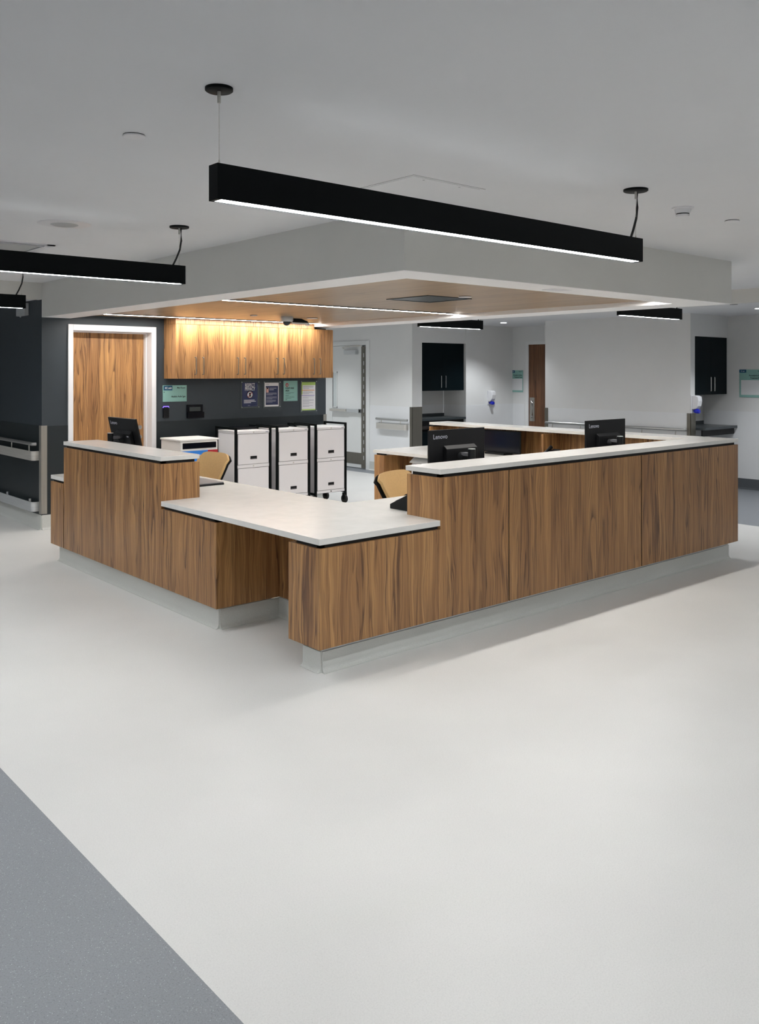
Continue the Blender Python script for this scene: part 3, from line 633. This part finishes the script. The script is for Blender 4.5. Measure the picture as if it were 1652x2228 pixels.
roomsign(XE-.004, 6.495, 1.302, 1.692, .285, 'mint framed room sign beside the brown door', '4C unit', 'Room 2', ("Procedure'a Satl'qu", 'Treatment Room'))
roomsign(XE-.004, 2.24, 1.305, 1.700, .36, 'mint framed room sign at the right edge, right of the dark cabinet', '4C unit', 'Room 1', ("Procedure'a Satl'qu", 'Treatment Room'))
def lines(t, x0, x1, z, n, dz, m, y, h=.0045, seed=1):
    R = random.Random(seed); mb = MB()
    for i in range(n):
        f = 1.0 if i < n-1 else .6
        mb.box(x0, x0+(x1-x0)*f*R.uniform(.85, 1), y-.0006, y, z-i*dz-h, z-i*dz)
    return make('text_lines', mb, m, t, kind='stuff')
def holder(x0, x1, z0, z1, label, cat='poster'):
    t = thing('notice', ((x0+x1)/2, YB, (z0+z1)/2), label, cat)
    h = make('acrylic_holder', bx(x0, x1, YB-.004, YB-.001, z0, z1), mat('holder_tint', (.075, .09, .095), .15), t)
    for x in (x0+.018, x1-.018):
        for z in (z0+.018, z1-.018): make('standoff', MB().tube([(x, YB-.004, z), (x, YB-.012, z)], .006, 10), 'chrome', h)
    return t
Y0 = YB-.0045
t = holder(2.911, 3.194, 1.209, 1.556, 'navy RESPECT PRIVACY notice in a clear holder under the cabinets')
make('sheet', bx(2.937, 3.160, Y0-.001, Y0, 1.235, 1.535), 'navy', t)
text('RESPECT', .062, faceY(3.048, Y0-.0015, 1.482), 'wink', t, al='CENTER', bold=.0009, sx=.60)
text('PRIVACY', .062, faceY(3.048, Y0-.0015, 1.434), 'wink', t, al='CENTER', bold=.0009, sx=.60)
def ring(cx_, cz_, r0, r1, y, n=32):
    mb = MB(); a = [mb.bm.verts.new((cx_+r0*math.cos(2*math.pi*k/n), y, cz_+r0*math.sin(2*math.pi*k/n))) for k in range(n)]
    b = [mb.bm.verts.new((cx_+r1*math.cos(2*math.pi*k/n), y, cz_+r1*math.sin(2*math.pi*k/n))) for k in range(n)]
    fs = [mb.bm.faces.new((a[k], a[(k+1) % n], b[(k+1) % n], b[k])) for k in range(n)]
    bmesh.ops.solidify(mb.bm, geom=fs, thickness=.0006); return mb
make('badge', MB().tube([(3.048, Y0-.0008, 1.383), (3.048, Y0-.0018, 1.383)], .040, 28), 'wink', t)
make('phone_icon', MB().box(3.033, 3.063, Y0-.0026, Y0-.0018, 1.358, 1.408), 'ink', t)
make('ban_ring', ring(3.048, 1.383, .037, .044, Y0-.003), 'redp', t)
make('ban_slash', bx(-.040, .040, Y0-.0036, Y0-.003, -.003, .003, Matrix.Translation((3.048, 0, 1.383)) @ Matrix.Rotation(-math.pi/4, 4, 'Y')), 'redp', t)
lines(t, 2.96, 3.14, 1.318, 3, .016, 'wink', Y0-.001, .007)
lines(t, 3.02, 3.08, 1.252, 1, .01, 'gink', Y0-.001, .005)
t = holder(3.242, 3.516, 1.207, 1.554, 'white notice with a rounded navy panel and small portrait in a clear holder')
make('sheet', bx(3.266, 3.480, Y0-.001, Y0, 1.226, 1.530), 'paper', t)
mb = MB(); mb.box(3.283, 3.470, Y0-.0018, Y0-.001, 1.248, 1.488); make('navy_panel', mb, 'navy', t, bev=0)
lines(t, 3.29, 3.37, 1.512, 1, .01, 'gink', Y0-.001, .006)
make('portrait', MB().box(3.290, 3.325, Y0-.0024, Y0-.0018, 1.405, 1.468), 'skin', t)
make('portrait_hair', MB().box(3.298, 3.318, Y0-.0028, Y0-.0024, 1.448, 1.468), 'ink', t)
lines(t, 3.335, 3.46, 1.465, 2, .02, 'gink', Y0-.0018, .010, 3)
for k, z in enumerate((1.400, 1.350, 1.308)): lines(t, 3.292, 3.455, z, 3, .012, 'gink', Y0-.0018, .005, 5+k)
t = board('notice', 3.558, 3.776, 1.290, 1.552, 'mint', 'mint scent-free notice with a red badge, without holder', cat='poster')
make('badge', MB().tube([(3.610, YB-.005, 1.498), (3.610, YB-.0062, 1.498)], .023, 24), 'redp', t)
make('badge_mark', bx(3.598, 3.622, YB-.0068, YB-.0062, 1.487, 1.506), 'mint', t)
text('SCENT-FREE', .030, faceY(3.585, YB-.0056, 1.446), 'ink', t, bold=.0006, sx=.82)
text('AREA', .030, faceY(3.585, YB-.0056, 1.414), 'ink', t, bold=.0006, sx=.82)
lines(t, 3.585, 3.73, 1.398, 2, .012, 'ink', YB-.005, .003, 9); lines(t, 3.585, 3.68, 1.366, 1, .01, 'ink', YB-.005, .004, 9)
lines(t, 3.585, 3.735, 1.348, 3, .012, 'ink', YB-.005, .0028, 11); lines(t, 3.585, 3.63, 1.31, 1, .01, 'ink', YB-.005, .005, 11)
t = holder(3.820, 4.097, 1.137, 1.556, 'tall white notice with a lime green top in a clear holder')
make('sheet', bx(3.842, 4.065, Y0-.001, Y0, 1.163, 1.533), 'paper', t)
mb = MB(); mb.box(3.842, 4.065, Y0-.0016, Y0-.001, 1.492, 1.533).box(3.842, 3.856, Y0-.0016, Y0-.001, 1.37, 1.492); make('lime_band', mb, 'lime', t); make('lime_band', bx(3.842, 4.065, Y0-.0016, Y0-.001, 1.163, 1.178), 'lime', t)
make('orange_rule', bx(3.842, 4.05, Y0-.002, Y0-.001, 1.422, 1.430), 'orange', t)
make('violet_rule', bx(3.842, 4.05, Y0-.002, Y0-.001, 1.354, 1.360), 'violet', t)
for k, (z, n) in enumerate(((1.480, 3), (1.408, 3), (1.340, 2), (1.305, 3), (1.262, 2), (1.228, 2))): lines(t, 3.86, 4.04, z, n, .013, 'gink', Y0-.001, .0045, 20+k)
# card reader, wall phone
t = thing('card_reader', (1.895, YB, 1.18), 'black card reader with a violet light on top, under the mint sign', 'card reader')
make('case', bx(1.862, 1.932, YB-.03, YB-.0005, 1.132, 1.255), 'blk', t, bev=.005)
make('status_light', MB().tube([(1.860, YB-.016, 1.250), (1.865, YB-.018, 1.266), (1.93, YB-.018, 1.266), (1.935, YB-.016, 1.250)], .0045, 8), 'led', t)
t = thing('wall_terminal', (2.28, YB, 1.13), 'black wall-mounted terminal with a small grey display', 'terminal')
mb = MB(); mb.box(2.168, 2.384, YB-.012, YB-.0005, 1.120, 1.278).box(2.168, 2.384, YB-.045, YB-.012, 1.120, 1.19); make('case', mb, 'blkg', t, bev=.003)
make('display', bx(2.205, 2.350, YB-.014, YB-.012, 1.20, 1.25), mat('dim_display', (.05, .06, .06), .3), t)
# grey box on charcoal side wall
t = thing('wall_box', (.473, 6.0, 2.28), 'small grey box high on the charcoal wall beside the left pendant', 'device')
make('case', bx(.42, .473, 5.87, 6.13, 2.282, 2.42), 'alu', t, bev=.006)
make('indicator', MB().lathe([(.01, 0), (.008, -.014)], (.445, 6.06, 2.282), 10), 'alu', t)
# =================================================================== CARTS
def cart(x, label):
    w = .505; y0, y1 = 4.87, 5.31
    t = thing('storage_cart', (x+w/2, (y0+y1)/2, 0), label, 'cart', 'white two-drawer carts with black frames')
    make('body', bx(x+.035, x+w-.035, y0+.0135, y1, .157, .945), 'cartw', t, bev=.002)
    make('lid', bx(x+.033, x+w-.033, y0-.002, y1, .947, .978), 'cartw', t, bev=.003)
    make('front_gap', bx(x+.037, x+w-.037, y0+.0112, y0+.0135, .150, .948), 'reveal', t)
    for z0, z1 in ((.593, .943), (.191, .546)):
        d = make('drawer', bx(x+.042, x+w-.042, y0-.004, y0+.011, z0, z1), 'cartw', t, bev=.0015)
        hx = x+w/2-.045
        make('pull', MB().box(hx, hx+.09, y0-.006, y0-.003, z0+.055, z0+.092), 'blk', d)
        make('pull_lip', MB().box(hx+.008, hx+.082, y0-.0075, y0-.006, z0+.060, z0+.066), 'slate', d)
    lo = 0
    for z0, z1 in ((.551, .588), (.155, .186)):
        make('cross_strip', bx(x+.036, x+w-.036, y0-.001, y0+.0112, z0, z1), 'cartw', t)
        make('lock', MB().tube([(x+w/2, y0-.001, (z0+z1)/2), (x+w/2, y0-.006, (z0+z1)/2)], .008, 12), 'steel' if z0 > .3 else 'blk', t)
    make('lock', MB().tube([(x+w/2, y0-.002, .963), (x+w/2, y0-.007, .963)], .008, 12), 'steel', t)
    make('maker_badge', bx(x+w-.085, x+w-.045, y0-.003, y0-.002, .958, .968), 'gink', t)
    for xs in (x+.015, x+w-.018):
        mb = MB(); r = .012
        mb.box(xs-r, xs+r, y0-.012, y0+.016, .13, 1.01).box(xs-r, xs+r, y1-.02, y1+.008, .13, 1.01).box(xs-r, xs+r, y0-.012, y1+.008, .998, 1.024).box(xs-r, xs+r, y0, y1, .135, .16)
        make('side_frame', mb, 'black', t, bev=.003)
        for yy in (y0+.02, y1-.03):
            c = make('caster', MB().tube([(xs-.014, yy, .052), (xs+.014, yy, .052)], [.052, .052], 22), 'rubber', t, smooth=True)
            make('caster_fork', MB().box(xs-.022, xs-.016, yy-.02, yy+.02, .05, .125).box(xs+.016, xs+.022, yy-.02, yy+.02, .05, .125).box(xs-.022, xs+.022, yy-.02, yy+.02, .118, .132).tube([(xs-.022, yy, .052), (xs+.022, yy, .052)], .012, 10), 'black', c)
    return t
c1 = cart(2.453, 'white two-drawer cart on the left, next to the bin and half behind the mustard chair')
base = c1.location.copy()
dup(c1, base+Vector((.571, 0, 0)), 'white two-drawer cart in the middle of the three')
dup(c1, base+Vector((1.145, 0, 0)), 'white two-drawer cart on the right, its caster and side frame in full view')
t = thing('tray', (2.95, 5.1, .98), 'black shallow tray lying across the tops of the left and middle carts', 'tray')
make('tray_body', MB().box(2.60, 2.92, 5.12, 5.29, .979, 1.005), 'blk', t, bev=.004); make('tray_rim', MB().box(2.62, 2.90, 5.14, 5.27, 1.005, 1.012), 'blkg', t)
t = thing('desk_device', (3.3, 5.2, .98), 'black low device on top of the middle cart', 'device')
make('case', bx(3.12, 3.40, 5.14, 5.29, .979, 1.008), 'blk', t, bev=.005)
# bin
t = thing('sorting_bin', (1.957, 5.03, 0), 'white two-colour sorting bin with a wide black slot', 'bin')
mb = MB(); bX0, bX1, bY0, bY1 = 1.725, 2.19, 4.8, 5.26
make('body', bx(bX0, bX1, bY0, bY1, .02, .905), 'binw', t, bev=.012)
make('lid', bx(bX0-.012, bX1+.012, bY0-.012, bY1, .905, .926), 'binw', t, bev=.006)
make('slot', bx(bX0+.022, bX1-.02, bY0-.003, bY0+.02, .818, .888), 'blkg', t, bev=.008)
bl = make('blue_label', bx(bX0+.004, bX0+.335, bY0-.003, bY0, .45, .798), 'blue', t, label='blue printed front label')
text('Paper', .06, faceY(1.90, bY0-.0036, .722), 'wink', bl, bold=.001)
make('red_label', bx(bX0+.335, bX1-.004, bY0-.003, bY0, .45, .798), 'red', t, label='red printed front label')
make('foot', bx(bX0+.02, bX1-.02, bY0+.02, bY1-.02, 0, .02), 'blk', t)
# =================================================================== CHAIRS
def chair(loc, rz, label, tilt=.12, h=.90):
    t = thing('office_chair', loc, label, 'chair', 'mustard office chairs behind the desk'); t.rotation_euler = (0, 0, rz)
    def mk(n, mb, m, p=t, **k):
        me = make(n, mb, m, None, **k); me.parent = p; return me
    # local: sitter faces -Y, back at +Y
    bw = .24
    def shell(off, sc=1.0, z0=.50, z1=h):
        def f(u, v):
            x = (u-.5)*2; z = z0+(z1-z0)*v
            hw = bw*(.62+.40*math.sin(min(1, v*1.1)*math.pi/2)**1.2)*sc
            top = -(.045*(abs(x)**7)) if v > .8 else 0
            return (x*hw, .21+off+.13*(v**1.3)-.055*(x*x), z+top*(v-.8)*5)
        return f
    mk('backrest', MB().grid(shell(0), 12, 10, .022), 'must', smooth=True)
    mk('back_shell', MB().grid(shell(.036, 1.05, .48, h-.02), 12, 10, .014), 'blk', smooth=True)
    sp = [(-.22, -.23), (.22, -.23), (.245, .0), (.22, .20), (-.22, .20), (-.245, .0)]
    mk('seat', MB().prism(sp, .44, .50), 'must', bev=.018, smooth=True)
    mk('seat_pan', MB().prism([(x*.95, y*.95) for x, y in sp], .415, .44), 'blk')
    mk('back_bracket', MB().tube([(0, .05, .41), (0, .20, .41), (0, .262, .46), (0, .28, .58)], .022, 10), 'blk', smooth=True)
    mk('gas_post', MB().tube([(0, 0, .10), (0, 0, .42)], .025, 14), 'blk', smooth=True)
    for k in range(5):
        a = 2*math.pi*k/5+.3; c, s = math.cos(a), math.sin(a)
        lg = mk('leg', MB().tube([(0, 0, .12), (c*.27, s*.27, .075)], [.028, .016], 8), 'blk')
        mk('castor', MB().tube([(c*.27-s*.02, s*.27+c*.02, .03), (c*.27+s*.02, s*.27-c*.02, .03)], .03, 14), 'rubber', lg, smooth=True)
    return t
chair((1.10, 3.50, 0), math.radians(-88), 'mustard office chair behind the left wing, in front of the bin', h=.90)
chair((2.05, 1.30, 0), math.radians(14), 'mustard office chair tucked behind the front desk, left of the big monitor', h=.845)
# =================================================================== MONITORS
def monitor(loc, rz, label, tilt=0.0, w=.56, hh=.335, zb=.17, logo=True):
    t = thing('monitor', loc, label, 'monitor', 'black desktop monitors'); t.rotation_euler = (0, 0, rz)
    # local: back faces -Y, screen +Y, origin on the worktop
    R = Matrix.Translation((0, 0, zb+hh*.5)) @ Matrix.Rotation(tilt, 4, 'X') @ Matrix.Translation((0, 0, -hh*.5))
    def mk(n, mb, m, p=t, mx=None, **k):
        if mx: bmesh.ops.transform(mb.bm, matrix=mx, verts=mb.bm.verts[:])
        me = make(n, mb, m, None, **k); me.parent = p; return me
    mk('screen_frame', bx(-w/2, w/2, -.006, .012, 0, hh), 'blk', mx=R, bev=.002)
    mk('screen', bx(-w/2+.008, w/2-.008, .012, .0135, .02, hh-.008), 'blkg', mx=R)
    mk('rear_housing', MB().prism([(-.006, .02), (-.036, .03), (-.036, hh*.60), (-.006, hh*.67)], -.14, .17, 'x'), 'blk', mx=R, bev=.003)
    mk('pivot', MB().tube([(0, -.036, hh*.42), (0, -.075, hh*.42)], [.034, .026], 16), 'blk', mx=R, smooth=True)
    mk('stand_arm', bx(-.022, .022, -.125, -.06, zb+hh*.45, zb+hh*.52), 'slate', bev=.003)
    mk('stand_post', MB().tube([(0, -.135, .01), (0, -.14, zb+hh*.60)], .026, 18), 'blk', smooth=True)
    mk('post_cap', MB().tube([(0, -.14, zb+hh*.60), (0, -.14, zb+hh*.61)], .0255, 18), 'alu', smooth=True)
    mk('base', MB().prism([(-.13, -.17), (.13, -.17), (.13, .06), (-.13, .06)], 0, .01), 'blk', bev=.004)
    if logo:
        mx = R @ faceY(-w/2+.035, -.0066, hh-.062)
        text('Lenovo', .047, mx, 'gink', None, 'lettering').parent = t
        bpy.data.objects[-1] if False else None
        lt = text('think', .020, R @ faceY(.105, -.0366, hh*.60-.026), 'gink', None, 'lettering'); lt.parent = t
    return t
monitor((1.59, .495, ZD), 0, 'large black monitor seen from behind on the front desk, left one', zb=.175)
monitor((3.385, .495, ZD), 0, 'black monitor seen from behind farther right on the front desk', zb=.175)
monitor((.52, 3.56, ZD), math.radians(-90), 'black monitor tilted back above the left counter, before the wood door', tilt=.22, zb=.17)
t = thing('monitor', (4.45, 2.62, ZD), 'dark glossy screen under the raised counter of the right wing', 'monitor')
make('screen_frame', bx(4.44, 4.455, 2.30, 2.98, ZD+.02, 1.022), 'blk', t, bev=.002)
make('screen', bx(4.438, 4.44, 2.31, 2.97, ZD+.035, 1.012), 'blkg', t)
make('base', bx(4.40, 4.55, 2.50, 2.78, ZD, ZD+.02), 'blk', t, bev=.003)
# desk phones
def phone(loc, rz, label):
    t = thing('desk_phone', loc, label, 'telephone', 'black desk telephones'); t.rotation_euler = (0, 0, rz)
    def mk(n, mb, m, **k): me = make(n, mb, m, None, **k); me.parent = t
    mk('body', MB().prism([(-.10, 0), (.10, 0), (.10, .10), (.085, .115), (-.10, .03)], -.09, .09, 'x'), 'blk', bev=.004)
    mk('handset', MB().tube([(-.06, -.07, .075), (-.06, -.03, .078), (-.06, .05, .118), (-.06, .09, .138)], [.022, .014, .014, .022], 10), 'blk', smooth=True)
    mk('display', MB().box(-.02, .07, .02, .085, 0, .003, Matrix.Translation((0, 0, .088)) @ Matrix.Rotation(math.radians(23), 4, 'X')), 'blkg')
    mk('keypad', MB().box(-.02, .07, -.07, .0, 0, .003, Matrix.Translation((0, 0, .077)) @ Matrix.Rotation(math.radians(23), 4, 'X')), 'blk')
    return t
phone((1.10, .46, ZD), math.radians(180), 'black desk phone on the low worktop beside the raised counter end')
phone((4.25, 1.75, ZD), math.radians(-90), 'black desk phone in shade on the right wing, below the shelf divider')
# laptop on the left wing
t = thing('laptop', (.62, 2.56, ZD), 'closed dark laptop lying on the left worktop beside the raised counter', 'laptop')
make('base', bx(.46, .815, 2.36, 2.78, ZD, ZD+.012), 'blk', t, bev=.003); make('lid', bx(.462, .812, 2.362, 2.778, ZD+.0125, ZD+.021), 'slate', t, bev=.003)
# pedestal + tray under right wing
t = thing('pedestal', (4.1, 3.1, 0), 'white drawer pedestal under the right worktop', 'drawer unit')
make('body', bx(3.87, 4.42, 2.85, 3.40, .03, .635), 'cartw', t, bev=.004)
for k in range(3): make('drawer', bx(3.855, 3.869, 2.86, 3.39, .045+k*.196, .045+k*.196+.19), 'cartw', t, bev=.002)
make('castor', MB().box(3.9, 4.38, 2.9, 3.35, 0, .03), 'rubber', t)
make('paper_tray', MB().prism([(3.79, .655), (3.80, .648), (3.84, .665), (3.88, .695), (4.30, .70), (4.30, .715), (3.87, .712), (3.83, .685)], 2.80, 3.36, 'y'), 'alu', label='curved grey tray just under the right worktop', cat='tray')
